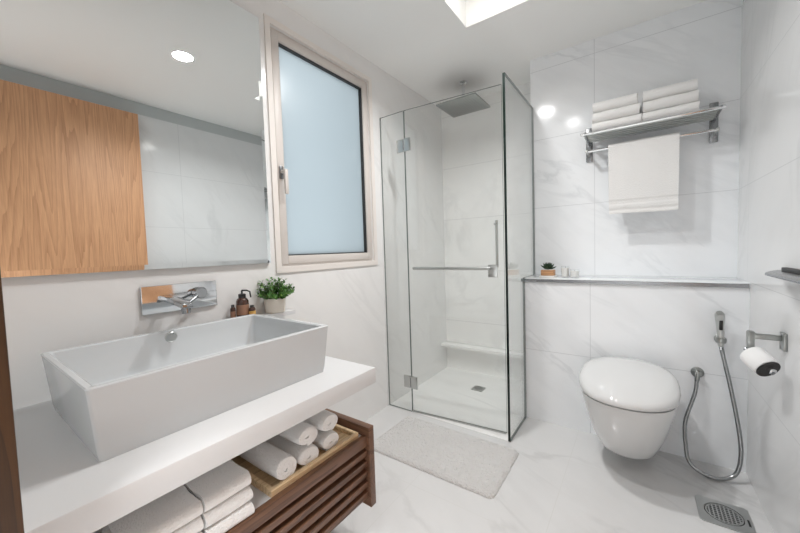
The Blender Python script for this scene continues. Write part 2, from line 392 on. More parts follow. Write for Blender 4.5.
# ------------------------------------------------------------------ vanity top, back shelf, basin
CY = 0.932
tag(B().box(0.0, 0.694, YB, CY, 0.642, 0.70, 0.003).build('vanity_countertop', 'solid_white'),
    'thick white solid countertop slab carrying the rectangular basin', 'countertop')
tag(B().box(0.0, 0.088, 0.735, 1.045, 0.828, 0.848, 0.002).build('back_shelf', 'solid_white'),
    'slim white wall shelf behind the basin holding bottles and plant', 'shelf')
bs = thing('vessel_basin', 'white rectangular ceramic basin on the countertop', 'basin', (0.33, 0.49, 0.70))
def rrect(x0, x1, y0, y1, z, r, n=5):
    out = []
    for cx, cy, a in ((x1-r, y1-r, 0), (x0+r, y1-r, 90), (x0+r, y0+r, 180), (x1-r, y0+r, 270)):
        for k in range(n+1):
            t = math.radians(a+90*k/n); out.append((cx+r*math.cos(t), cy+r*math.sin(t), z))
    return out
bx0, bx1, by0, by1, bz = 0.094, 0.578, 0.165, 0.82, 0.868
tk = 0.018
g = B()
def br(d, z, r): return rrect(bx0+d, bx1-d, by0+d, by1-d, z, r)
g.ring_loft([br(0.018, 0.70, 0.008), br(0.014, 0.72, 0.008), br(0.002, bz-0.01, 0.008), br(0.0005, bz-0.003, 0.008), br(0.003, bz, 0.007),
             br(tk-0.004, bz, 0.009), br(tk, bz-0.004, 0.010), br(tk+0.003, bz-0.03, 0.014), br(tk+0.012, 0.765, 0.02), br(tk+0.022, 0.75, 0.02),
             br(tk+0.045, 0.744, 0.02)])
g.build('bowl', 'basin', bs)
oy, oz = 0.487, 0.842
g = B(); g.lathe([(0.0, 0.0), (0.019, 0.0), (0.0195, 0.004), (0.017, 0.006), (0.0155, 0.005), (0.0, 0.0055)], (bx0+tk-0.0006, oy, oz), (1, 0, 0))
g.build('overflow_ring', 'steel', bs)
g = B(); g.lathe([(0.0, 0), (0.03, 0), (0.031, 0.003), (0.024, 0.006), (0.0, 0.0075)], (0.30, 0.5, 0.7435)); g.build('drain_cap', 'chrome', bs)

# wall tap
fa = thing('wall_tap', 'chrome wall mounted basin tap on a rectangular plate', 'tap', (0.0, 0.57, 0.97))
B().box(0.0, 0.012, 0.437, 0.704, 0.919, 1.024, 0.002).build('plate', 'chrome', fa)
g = B(); sy = 0.512
g.prism([(0.012, 0.986), (0.10, 0.982), (0.185, 0.968), (0.205, 0.963), (0.205, 0.949), (0.18, 0.952), (0.10, 0.962), (0.012, 0.964)], 1, sy-0.018, sy+0.018, 0.003)
sp = g.build('spout', 'darkchrome', fa)
g = B(); g.cyl((0.188, sy, 0.955), (0.190, sy, 0.930), 0.0145, 24, 0.002); g.build('aerator', 'darksteel', sp)
g = B(); g.cyl((0.012, 0.628, 0.982), (0.05, 0.628, 0.982), 0.023, 28, 0.003)
kn = g.build('lever_hub', 'darkchrome', fa)
g = B(); g.tube([(0.04, 0.618, 0.976), (0.052, 0.600, 0.965), (0.062, 0.575, 0.952)], [0.007, 0.006, 0.005], 12); g.build('lever', 'darksteel', kn)

# bottles and plant on the back shelf
SZ = 0.848
def bottle(name, label, x, y, hgt, r, pump, lab, group):
    t = thing(name, label, 'bottle', (x, y, SZ), group)
    g = B(); g.lathe([(0, 0), (r*0.92, 0), (r, 0.004), (r, hgt*0.68), (r*0.82, hgt*0.77), (r*0.45, hgt*0.84), (r*0.45, hgt*0.88), (0, hgt*0.88)], (x, y, SZ)); g.build('body', 'amber', t)
    g = B(); g.lathe([(r*1.01, hgt*0.15), (r*1.02, hgt*0.15), (r*1.02, hgt*0.55), (r*1.01, hgt*0.55)], (x, y, SZ)); g.build('label', lab, t)
    g = B(); g.lathe([(0, hgt*0.82), (r*0.6, hgt*0.82), (r*0.6, hgt*0.96), (r*0.35, hgt*0.98), (0, hgt*0.98)], (x, y, SZ)); g.build('cap', 'bottle_black', t)
    if pump:
        g = B(); zz = SZ+hgt
        g.cyl((x, y, zz-0.006), (x, y, zz+0.012), 0.004, 10); g.tube([(x, y, zz+0.012), (x+0.018, y+0.012, zz+0.012), (x+0.030, y+0.020, zz+0.006), (x+0.032, y+0.022, zz-0.02)], 0.0035, 8)
        g.build('pump', 'bottle_black', t)
    return t
bottle('pump_bottle', 'dark amber pump bottle with black pump top beside the plant', 0.045, 0.797, 0.112, 0.026, True, 'label', 'toiletry bottles on the back shelf')
bottle('small_bottle', 'small brown bottle with ochre label, right of the pump bottle', 0.078, 0.822, 0.058, 0.014, False, 'gold', 'toiletry bottles on the back shelf')
bottle('small_bottle', 'narrow dark bottle half hidden left of the pump bottle', 0.034, 0.758, 0.066, 0.011, False, 'label', 'toiletry bottles on the back shelf')
px_, py_ = 0.050, 0.957
pl = thing('potted_plant', 'small bushy green plant in a cream stone pot', 'plant', (px_, py_, SZ))
g = B(); g.lathe([(0, 0), (0.040, 0), (0.045, 0.004), (0.049, 0.05), (0.0495, 0.068), (0.046, 0.070), (0.044, 0.062), (0, 0.060)], (px_, py_, SZ)); g.build('pot', 'pot', pl)
g = B(); g.lathe([(0, 0.058), (0.0435, 0.058), (0.0435, 0.063), (0, 0.065)], (px_, py_, SZ)); g.build('soil', 'soil', pl)
rnd = random.Random(4)
leaf, stem = B(), B()
for i in range(62):
    a = rnd.uniform(0, 6.283); tilt = math.acos(rnd.uniform(0.22, 1.0))*0.97
    L = rnd.uniform(0.062, 0.102)*(0.92+0.12*math.cos(tilt))
    base = Vector((px_+0.02*math.cos(a)*rnd.random(), py_+0.02*math.sin(a)*rnd.random(), SZ+0.062))
    dr = Vector((math.sin(tilt)*math.cos(a), math.sin(tilt)*math.sin(a), math.cos(tilt)))
    if base.x + dr.x*L < 0.012: dr.x = abs(dr.x)*0.25; dr.normalize()
    tip = base + dr*L
    stem.tube([base, base+dr*L*0.6+Vector((0, 0, 0.004)), tip], [0.0012, 0.001, 0.0006], 5)
    for k in range(11):
        t = 0.35+0.65*k/10; p = base.lerp(tip, t)
        an = k*2.4+a; side = dr.orthogonal().normalized(); side.rotate(Matrix.Rotation(an, 3, dr))
        ld = (side*0.85+dr*0.6+Vector((0, 0, 0.15))).normalized(); ln = rnd.uniform(0.013, 0.020); wd = ln*0.30
        sd = ld.cross(dr).normalized(); up = sd.cross(ld).normalized()
        q = [p, p+ld*ln*0.35+sd*wd+up*0.001, p+ld*ln*0.75+sd*wd*0.8, p+ld*ln, p+ld*ln*0.75-sd*wd*0.8, p+ld*ln*0.35-sd*wd+up*0.001]
        for v in q: v.x = max(v.x, 0.003)
        vs = [leaf.bm.verts.new(v) for v in q]
        mid = leaf.bm.verts.new(p+ld*ln*0.5-up*0.0015 if (p+ld*ln*0.5-up*0.0015).x > 0.003 else Vector((0.0035, p.y, p.z)))
        mi = 1 if rnd.random() < 0.28 else 0
        for u in range(6):
            fc = leaf.bm.faces.new((vs[u], vs[(u+1) % 6], mid)); fc.material_index = mi
leaf.build('foliage', ['leaf', 'leaf_light'], pl, ang=80, recalc=False); stem.build('stems', 'stem', pl)

# ------------------------------------------------------------------ slatted cabinet under the counter
cb = thing('slatted_cabinet', 'dark walnut slatted cabinet with a white top under the counter', 'cabinet', (0.33, 0.5, 0.17))
B().box(0.0, 0.673, CY-0.028, CY, 0.17, 0.474, 0.0015).build('end_panel', 'walnut_side', cb)
B().box(0.0, 0.673, YB+0.004, YB+0.03, 0.17, 0.474, 0.0015).build('end_panel', 'walnut_side', cb)
cy0, cy1 = YB+0.03, CY-0.028
B().box(0.0, 0.641, cy0, cy1, 0.419, 0.437, 0.001).build('top_board', 'solid_white', cb)
B().box(0.0, 0.63, cy0, cy1, 0.185, 0.197, 0.001).build('bottom_board', 'walnut', cb)
B().box(0.610, 0.618, cy0, cy1, 0.197, 0.419).build('slat_gap_shade', 'seal', cb, smooth=False)  # black sheet behind the slats, stands in for shade in the gaps
B().box(0.641, 0.661, cy0, cy1, 0.402, 0.441, 0.001).build('rail', 'walnut', cb)
for k in range(5):
    z1 = 0.388-0.0395*k
    g = B(); g.prism([(0.632, z1-0.026), (0.637, z1-0.002), (0.642, z1), (0.660, z1-0.003), (0.660, z1-0.023), (0.655, z1-0.026)], 1, cy0, cy1, 0.0008, 1)
    g.build('slat', 'walnut', cb)
# oak tray
TZ = 0.437
tr = thing('wooden_tray', 'light oak tray of rolled towels on the cabinet', 'tray', (0.45, 0.70, TZ))
tx0, tx1, ty0, ty1 = 0.30, 0.640, 0.522, 0.884
B().box(tx0, tx1, ty0, ty1, TZ, TZ+0.007, 0.001).build('base', 'tray', tr)
g = B(); rh = 0.022
g.box(tx0, tx0+0.013, ty0, ty1, TZ+0.007, TZ+rh, 0.001); g.box(tx1-0.013, tx1, ty0, ty1, TZ+0.007, TZ+rh, 0.001)
g.box(tx0+0.013, tx1-0.013, ty0, ty0+0.013, TZ+0.007, TZ+rh, 0.001); g.box(tx0+0.013, tx1-0.013, ty1-0.013, ty1, TZ+0.007, TZ+rh, 0.001)
g.build('rim', 'tray', tr)

# ------------------------------------------------------------------ towels
def noise3(p, s=1.0):
    from mathutils import noise
    return noise.noise(Vector(p)*s)
def ribbon_towel(path, th, axis_len, seed, n_len=22, wob=0.0035, edge=0.006, shrink=0.0):
    """a strip of towelling: closed outline of a thick folded/rolled path (2D), swept along its length"""
    P = [Vector((p[0], p[1])) for p in path]; n = len(P); L, R = [], []
    for i in range(n):
        t = (P[min(i+1, n-1)]-P[max(i-1, 0)]).normalized(); nn = Vector((-t.y, t.x))
        L.append(P[i]+nn*th/2); R.append(P[i]-nn*th/2)
    t0 = (P[0]-P[1]).normalized(); t1 = (P[-1]-P[-2]).normalized()
    outline = L + [P[-1]+t1*th*0.35] + list(reversed(R)) + [P[0]+t0*th*0.35]
    rings = []
    for k in range(n_len+1):
        s = k/n_len; d = min(s, 1-s)*axis_len; sh = 1.0
        r = []
        for q in outline:
            if shrink: q = q*(1-shrink*math.exp(-d/0.006))
            w1 = noise3((q.x*14, q.y*14, s*axis_len*14+seed*7.7)); w2 = noise3((q.x*14+9, q.y*14+3, s*axis_len*14+seed*5.1))
            r.append((q.x+w1*wob, q.y+w2*wob, s*axis_len + (noise3((q.x*20, q.y*20, seed*3.3+k*0.01))*edge if k in (0, n_len) else 0)))
        rings.append(r)
    return rings
def spiral(rad, th, turns):
    out = []; N = int(26*turns)
    for i in range(N+1):
        a = 2*math.pi*turns*i/N; r = 0.004+(rad-th/2-0.004)*i/N
        out.append((r*math.cos(-a+0.6), r*math.sin(-a+0.6)))
    return out
def rolled_towel(x0, x1, y, z, rad, label, seed, sq=(1.0, 1.0), rot=0.0):
    t = thing('rolled_towel', label, 'towel', ((x0+x1)/2, y, z-rad*sq[1]), 'rolled white towels in the tray')
    rings = ribbon_towel(spiral(rad, rad*0.27, 2.75), rad*0.26, x1-x0, seed, 60, 0.0018, 0.006, 0.10)
    c_, s_ = math.cos(rot), math.sin(rot)
    g = B(); g.ring_loft([[(x0+p[2], y+(p[0]*c_-p[1]*s_)*sq[0], z+(p[0]*s_+p[1]*c_)*sq[1]) for p in r] for r in rings])
    g.build('roll', 'towel', t, ang=60); return t
rb = TZ+0.007
rolled_towel(0.32, 0.630, 0.580, rb+0.042, 0.042, 'single rolled white towel lying nearest the folded stacks', 1, (1.05, 1.0), 2.7)
rolled_towel(0.32, 0.626, 0.669, rb+0.033, 0.036, 'lower rolled white towel of the middle pair in the tray', 2, (1.28, 0.92), 3.0)
rolled_towel(0.32, 0.624, 0.668, rb+0.098, 0.037, 'upper rolled white towel of the middle pair in the tray', 3, (1.30, 0.88), 2.5)
rolled_towel(0.32, 0.622, 0.765, rb+0.033, 0.036, 'lower rolled white towel of the pair at the tray end', 4, (1.26, 0.92), 2.2)
rolled_towel(0.32, 0.620, 0.764, rb+0.098, 0.037, 'upper rolled white towel of the pair at the tray end', 5, (1.28, 0.88), 2.8)
def fold_path(depth, h, th):
    """one fold: two thick layers joined by a full round bend at the far side"""
    r = h/4; pts = [(0.004+(depth-h/2-0.004)*k/12, h/4) for k in range(13)]
    for k in range(1, 10):
        a = math.radians(-90+180*k/10); pts.append((depth-h/2+r*math.cos(a), h/2+r*math.sin(a)))
    pts += [(depth-h/2-(depth-h/2-0.004)*k/12, 3*h/4) for k in range(13)]
    return pts
def folded_towel(origin, fdir, ldir, depth, length, h, label, seed, group):
    """fold bends face along fdir (horizontal), length along ldir"""
    o = Vector(origin); fd = Vector(fdir); ld = Vector(ldir)
    t = thing('folded_towel', label, 'towel', tuple(o+fd*depth/2+ld*length/2), group)
    rings = ribbon_towel(fold_path(depth, h, h*0.5), h*0.49, length, seed, 24, 0.0025, 0.005)
    out = []
    for k, r in enumerate(rings):
        out.append([o+fd*p[0]+ld*p[2]+Vector((0, 0, p[1])) for p in r])
    g = B(); g.ring_loft(out); g.build('cloth', 'towel', t, ang=60); return t
gp = 'folded white towels on the cabinet top'
for k, nm in enumerate(('bottom', 'middle', 'top')):
    folded_towel((0.395, 0.462-0.118, TZ+0.038*k), (1, 0, 0), (0, 1, 0), 0.262-0.004*k, 0.116, 0.0375,
                 nm + ' folded white towel of the stack nearest the tray', 20+k, gp)
for k, nm in enumerate(('bottom', 'middle', 'top')):
    folded_towel((0.372, 0.342-0.150, TZ+0.037*k), (1, 0, 0), (0, 1, 0), 0.280-0.004*k, 0.148, 0.0365,
                 nm + ' folded white towel of the stack under the basin front', 30+k, gp)

# ------------------------------------------------------------------ rug
rg = B(); ru0, ru1, rv0, rv1 = 0.215, 0.958, 1.392, 1.812; nx, ny = 190, 110
grid = []
for i in range(nx+1):
    row = []
    for jn in range(ny+1):
        s, t = i/nx, jn/ny
        x = ru0+(ru1-ru0)*s; y = rv0+(rv1-rv0)*t
        dx = min(s, 1-s)*(ru1-ru0); dy = min(t, 1-t)*(rv1-rv0); dd = min(dx, dy)
        rc = 0.03                                  # rounded corners
        if dx < rc and dy < rc:
            q = Vector((rc-dx, rc-dy)); 
            if q.length > 1e-6:
                k = max(q.x, q.y)/q.length
                sx = 1 if s < 0.5 else -1; sy_ = 1 if t < 0.5 else -1
                x = (ru0 if s < 0.5 else ru1)+sx*(rc-q.x*k); y = (rv0 if t < 0.5 else rv1)+sy_*(rc-q.y*k)
                dd = rc-max(q.x, q.y)
        hgt = 0.003+0.014*min(1, dd/0.016)**0.6
        jx = rnd.uniform(-1, 1)*0.0018; jy = rnd.uniform(-1, 1)*0.0018
        hgt += (rnd.uniform(-1, 1)*0.0022+noise3((x*75, y*75, 1))*0.0045)*(1 if dd > 0.004 else 0.3)
        row.append(rg.bm.verts.new((x+jx, y+jy, max(0.0008, hgt))))
    grid.append(row)
for i in range(nx):
    for jn in range(ny): rg.bm.faces.new((grid[i][jn], grid[i+1][jn], grid[i+1][jn+1], grid[i][jn+1]))
border = [grid[i][0] for i in range(nx+1)] + [grid[nx][k] for k in range(1, ny+1)] + [grid[i][ny] for i in range(nx-1, -1, -1)] + [grid[0][k] for k in range(ny-1, 0, -1)]
low = [rg.bm.verts.new((v.co.x, v.co.y, 0.0003)) for v in border]
for i in range(len(border)):
    k = (i+1) % len(border); rg.bm.faces.new((border[k], border[i], low[i], low[k]))
tag(rg.build('bath_rug', 'rug', ang=180, recalc=False), 'fluffy off-white bath rug on the floor before the shower', 'rug')

# ------------------------------------------------------------------ shower
ZG = 2.055; th = 0.010; XJ = 0.205
def glass_panel(name, poly, axis, a, b, parent, edge='glass_edge_soft'):
    g = B(); g.prism(poly, axis, a, b)
    o = g.build(name, ['glass', edge], parent, smooth=False)
    for p in o.data.polygons:
        n = [abs(v) for v in p.normal]
        if n[axis] < 0.7: p.material_index = 1
    return o
sc = thing('shower_screen', 'frameless clear glass shower enclosure with hinged door', 'shower screen', (XS, YG, 0))
glass_panel('fixed_panel', [(0.003, 0.003), (XJ-0.003, 0.003), (XJ-0.003, ZG), (0.003, ZG)], 1, YG, YG+th, sc)
yl = YT-0.012
glass_panel('side_panel', [(YG-0.004, 0.003), (yl, 0.003), (yl, ZL+0.004), (YU-0.003, ZL+0.004), (YU-0.003, ZG+0.025), (YG-0.004, ZG+0.025)], 0, XS-0.013, XS+0.001, sc)
spn = bpy.data.objects['side_panel'].data; spn.materials.append(M['glass_edge'])
for p in spn.polygons:
    if p.normal.y < -0.7: p.material_index = 2
# hinged door, swung slightly inwards
ang = math.radians(5.5); dl = 0.640
door = bpy.data.objects.new('glass_door', None)
g = B(); g.prism([(0.002, 0.012), (dl, 0.012), (dl, ZG), (0.002, ZG)], 1, 0, th)
gd = g.build('glass_door', ['glass', 'glass_edge_soft'], None, smooth=False)
bpy.data.objects.remove(door)
for p in gd.data.polygons:
    if abs(p.normal.y) < 0.7: p.material_index = 1
gd.name = 'glass_door'; gd.parent = sc; gd.location = Vector((XJ, YG, 0))-Vector(sc.location); gd.rotation_euler = (0, 0, ang)
def on_door(b, name, mat):
    o = b.build(name, mat, None); o.parent = gd; return o
g = B(); hzb = 1.005
g.cyl((0.06, -0.045, hzb), (0.575, -0.045, hzb), 0.0095, 20, 0.003)
g.cyl((0.085, -0.045, hzb), (0.085, 0, hzb), 0.007, 14); g.cyl((0.56, -0.045, hzb), (0.56, 0, hzb), 0.007, 14)
on_door(g, 'towel_bar', 'steel')
g = B(); g.box(0.548, 0.602, -0.012, -0.0002, hzb-0.055, hzb+0.02, 0.002); on_door(g, 'clamp_plate', 'steel')
g = B(); g.cyl((0.588, 0.05, hzb), (0.588, 0.05, hzb+0.285), 0.0085, 18, 0.003)
g.cyl((0.588, th, hzb+0.01), (0.588, 0.05, hzb+0.01), 0.007, 14); g.cyl((0.588, th, hzb+0.26), (0.588, 0.05, hzb+0.26), 0.007, 14)
on_door(g, 'pull_handle', 'steel')
g = B(); g.box(0.004, dl-0.004, 0.001, th-0.001, 0.003, 0.012); on_door(g, 'bottom_seal', 'steel')
for z in (0.215, 1.825):
    hg = thing_part = B().box(XJ-0.058, XJ-0.002, YG-0.010, YG-0.0002, z-0.042, z+0.042, 0.002).build('hinge', 'steel', sc)
    B().box(XJ+0.001, XJ+0.052, YG-0.012, YG-0.002, z-0.042, z+0.042, 0.002).build('hinge_leaf', 'steel', hg)
    g = B(); g.cyl((XJ, YG-0.008, z-0.03), (XJ, YG-0.008, z+0.03), 0.006, 14); g.build('hinge_pin', 'darksteel', hg)
# footrest slab at the back of the shower
tag(B().box(0.0, XU-0.001, 2.69, YS, 0.232, 0.258, 0.003).build('shower_footrest', 'marble_shower'), 'slim pale marble shelf low on the shower rear wall', 'footrest')
hx, hy2, hzz = 0.372, 2.47, 2.222
sh = thing('rain_shower', 'square steel rain shower head hanging from the ceiling', 'shower head', (hx, hy2, ZC))
g = B(); g.box(hx-0.16, hx+0.16, hy2-0.15, hy2+0.15, hzz, hzz+0.012, 0.002); hd = g.build('head', 'headsteel', sh)
g = B()
for i in range(14):
    for k in range(14):
        xx = hx-0.135+0.27*i/13; yy = hy2-0.127+0.254*k/13
        g.lathe([(0.0, 0.0), (0.003, 0.0), (0.002, 0.003), (0.0, 0.003)], (xx, yy, hzz+0.0005), (0, 0, -1), 6)
g.build('nozzles', 'darksteel', hd)
g = B(); g.cyl((hx, hy2, hzz+0.010), (hx, hy2, hzz+0.04), 0.02, 24, 0.003); g.cyl((hx, hy2, hzz+0.03), (hx, hy2, ZC-0.004), 0.011, 20)
g.build('arm', 'chrome', sh)
g = B(); g.lathe([(0, 0), (0.03, 0), (0.03, 0.006), (0.02, 0.012), (0, 0.012)], (hx, hy2, ZC), (0, 0, -1)); g.build('rosette', 'chrome', sh)

def floor_drain(name, label, cx, cy, half, rad, nb, slot, zb=0.0):
    t = thing(name, label, 'drain', (cx, cy, 0))
    g = B(); z0, z1 = zb+0.0002, zb+0.004; N = 48
    # square plate with a round hole
    def sq(k):
        a = 2*math.pi*(k+0.5)/N; c_, s_ = math.cos(a), math.sin(a); m = max(abs(c_), abs(s_)); return (cx+half*c_/m, cy+half*s_/m)
    def ci(k, r): a = 2*math.pi*(k+0.5)/N; return (cx+r*math.cos(a), cy+r*math.sin(a))
    g.ring_loft([[(*sq(k), z0) for k in range(N)], [(*sq(k), z1) for k in range(N)], [(*ci(k, rad), z1) for k in range(N)], [(*ci(k, rad), z0) for k in range(N)]], False, False)
    if slot:
        g.mi = 1; g.box(cx+half*0.82, cx+half*0.90, cy-half*0.38, cy+half*0.1, z1-0.001, z1+0.0004)
    g.build('plate', ['steel', 'black'], t)
    g = B(); g.lathe([(0, 0.0003), (rad*0.98, 0.0003), (rad*0.98, 0.001), (0, 0.001)], (cx, cy, zb)); g.build('well_shade', 'black', t)  # black disc standing in for the shade below the grate
    g = B(); r2 = rad*0.93; bw = 2*r2/nb*0.17
    g.lathe([(r2*0.92, 0.001), (r2*1.0, 0.001), (r2*1.0, 0.0036), (r2*0.92, 0.0036)], (cx, cy, zb), n=40)
    for k in range(nb+1):
        o = -r2+2*r2*k/nb; L = math.sqrt(max(r2*r2-o*o, 0))
        if L < 0.004: continue
        g.box(cx+o-bw, cx+o+bw, cy-L, cy+L, zb+0.0012, zb+0.0034); g.box(cx-L, cx+L, cy+o-bw, cy+o+bw, zb+0.0012, zb+0.0033)
    g.build('grate', 'steel', t)
    return t
floor_drain('floor_drain', 'square steel floor drain with round grate before right wall', 1.772, 1.832, 0.083, 0.062, 9, True)
floor_drain('shower_drain', 'small square steel drain in the shower floor', 0.443, 2.48, 0.045, 0.036, 6, False, 0.0023)

# ------------------------------------------------------------------ toilet
TX = 1.436
to = thing('toilet', 'white wall hung toilet with closed rounded lid', 'toilet', (TX, YT, 0))
def dring(a, yf, z, yb, wb, n=28, pw=2.25):
    """D outline: rounded front at yf, back edge at yb with half width wb"""
    yc = yf+a*1.12
    if yc > yb-0.02: yc = yb-0.02
    out = []
    for k in range(n+1):
        t = math.pi*k/n
        cx_, sx_ = math.cos(t), math.sin(t)
        X = a*(1 if cx_ >= 0 else -1)*abs(cx_)**(2/pw); Y = yc-(yc-yf)*abs(sx_)**(2/pw)
        out.append((TX+X, Y, z))
    for k in range(1, 7):
        t = k/6; e = t*t*(3-2*t); out.append((TX-a+(a-wb)*e, yc+(yb-yc)*t, z))
    for k in range(1, 6): out.append((TX-wb+2*wb*k/6, yb, z))
    for k in range(0, 6):
        t = 1-k/6; e = t*t*(3-2*t); out.append((TX+a-(a-wb)*e, yc+(yb-yc)*t, z))
    return out
yb = YT-0.0005
prof = [(0.03, 2.04, 0.048, .03), (0.07, 1.985, 0.051, .07), (0.100, 1.94, 0.068, .10), (0.122, 1.90, 0.098, .12), (0.142, 1.860, 0.15, .135), (0.160, 1.815, 0.21, .148),
        (0.174, 1.775, 0.28, .158), (0.185, 1.742, 0.345, .165), (0.192, 1.724, 0.388, .17), (0.192, 1.724, 0.400, .17)]
g = B(); g.ring_loft([dring(a, yf, z, yb, wb) for a, yf, z, wb in prof]); g.build('bowl', 'ceramic', to, ang=50)
g = B(); g.ring_loft([dring(0.186, 1.733, 0.4002, YT-0.03, .15), dring(0.186, 1.733, 0.4085, YT-0.03, .15)]); g.build('seat', 'black', to)  # seat ring coloured black to stand in for shade in the lid seam
def lring(a, yf, yb2, z, n=44):
    """full rounded lid outline: wide oval, flattened at the hinge end"""
    yc = yf+(yb2-yf)*0.52; out = []
    for k in range(n):
        t = 2*math.pi*k/n; c_, s_ = math.cos(t), math.sin(t); pw = 2.25 if s_ < 0 else 2.9
        X = a*math.copysign(abs(c_)**(2/pw), c_); Y = math.copysign(abs(s_)**(2/pw), s_)*((yc-yf) if s_ < 0 else (yb2-yc))
        if s_ > 0: X *= 1-0.16*s_*s_
        out.append((TX+X, yc+Y, z+0.052*max(0, (yc+Y-1.75)/(YT-1.75))*(1 if z > 0.415 else 0.15)))
    return out
lp = [(0.194, 1.722, YT-.035, 0.4088), (0.203, 1.708, YT-.022, 0.4112), (0.206, 1.703, YT-.018, 0.420), (0.204, 1.706, YT-.02, 0.433), (0.197, 1.717, YT-.028, 0.443),
      (0.176, 1.745, YT-.05, 0.453), (0.135, 1.80, YT-.10, 0.460), (0.08, 1.87, YT-.17, 0.464), (0.03, 1.93, YT-.23, 0.465)]
g = B(); g.ring_loft([lring(*q) for q in lp]); g.build('lid', 'ceramic', to, ang=60)
for sx in (-1, 1):
    g = B(); g.cyl((TX+sx*0.085-0.02, YT-0.016, 0.420), (TX+sx*0.085+0.02, YT-0.016, 0.420), 0.011, 16, 0.002); g.build('hinge', 'ceramic', to)

# bidet spray, its hose, the hose outlet
bd = thing('bidet_spray', 'chrome handheld bidet spray with a looping metal hose', 'bidet spray', (1.80, YT, 0.64))
bxx = 1.806; byy = YT-0.045
g = B(); g.lathe([(0, 0), (0.020, 0), (0.020, 0.006), (0.013, 0.012), (0.012, 0.035), (0, 0.035)], (bxx, YT, 0.645), (0, -1, 0))
g.lathe([(0.013, -0.012), (0.019, -0.012), (0.021, 0.0), (0.019, 0.012), (0.013, 0.012)], (bxx, byy, 0.648)); g.build('bracket', 'headsteel', bd)
g = B(); g.tube([(bxx, byy, 0.615), (bxx, byy, 0.63), (bxx-0.001, byy, 0.665), (bxx-0.003, byy-0.003, 0.72), (bxx-0.006, byy-0.010, 0.755), (bxx-0.008, byy-0.018, 0.775), (bxx-0.009, byy-0.024, 0.783)],
                [0.009, 0.0125, 0.013, 0.0155, 0.0185, 0.0190, 0.0135], 20)
sp = g.build('spray_head', 'steel', bd)
g = B(); g.box(bxx-0.010, bxx+0.003, byy-0.028, byy-0.012, 0.700, 0.748, 0.003); g.build('trigger', 'black', sp)
ox, oz2 = 1.727, 0.462
g = B(); g.lathe([(0, 0), (0.026, 0), (0.026, 0.006), (0.014, 0.012), (0.013, 0.035), (0.0, 0.036)], (ox, YT, oz2), (0, -1, 0)); g.cyl((ox, YT-0.028, oz2+0.004), (ox-0.004, YT-0.028, oz2-0.034), 0.010, 18, 0.002)
g.build('outlet', 'headsteel', bd)
hp = [(ox-0.004, YT-0.028, oz2-0.03), (ox-0.012, YT-0.034, 0.36), (ox-0.05, YT-0.065, 0.22), (1.676, YT-0.105, 0.115), (1.688, YT-0.135, 0.05), (1.74, YT-0.150, 0.017),
      (1.80, YT-0.145, 0.014), (1.852, YT-0.125, 0.045), (1.872, YT-0.10, 0.13), (1.866, YT-0.075, 0.25), (1.840, YT-0.055, 0.43), (1.815, byy, 0.57), (bxx, byy, 0.622)]
pts = catmull(hp, 26); rad = [0.0078 if i % 2 else 0.0092 for i in range(len(pts))]
g = B(); g.tube(pts, rad, 12); g.build('hose', 'hose', bd, ang=80)

# ------------------------------------------------------------------ towel rack
rx0, rx1, rz, ry0, ry1 = 1.212, 1.812, 1.772, YU-0.218, YU-0.025
rk = thing('towel_rack', 'chrome wall rack with a slatted shelf and lower rail', 'towel rack', ((rx0+rx1)/2, YU, 1.70))
for x in (rx0+0.012, rx1-0.004):
    g = B(); g.box(x-0.018, x+0.018, YU-0.012, YU, 1.652, 1.862, 0.003); br_ = g.build('bracket', 'darksteel', rk)
    g = B(); g.prism([(YU-0.01, 1.80), (YU-0.012, 1.755), (YU-0.09, 1.762), (ry0, rz-0.008), (ry0-0.006, rz), (ry0, rz+0.010), (YU-0.09, 1.785)], 0, x-0.005, x+0.005, 0.002); g.build('arm', 'darksteel', br_)
    g = B(); g.box(x-0.006, x+0.006, YU-0.135, YU-0.01, 1.683, 1.699, 0.003); g.build('rail_arm', 'steel', br_)
for k in range(6):
    y = ry0+0.004+(ry1-ry0-0.004)*k/5
    g = B(); r_ = 0.0085 if k == 0 else 0.0055
    g.cyl((rx0-(0.012 if k == 0 else 0), y, rz), (rx1+(0.012 if k == 0 else 0), y, rz), r_, 14, 0.002); g.build('bar', 'chrome' if k == 0 else 'headsteel', rk)
RY, RZ = YU-0.122, 1.691
g = B(); g.cyl((rx0, RY, RZ), (rx1, RY, RZ), 0.0075, 16, 0.002); g.build('rail', 'chrome', rk)
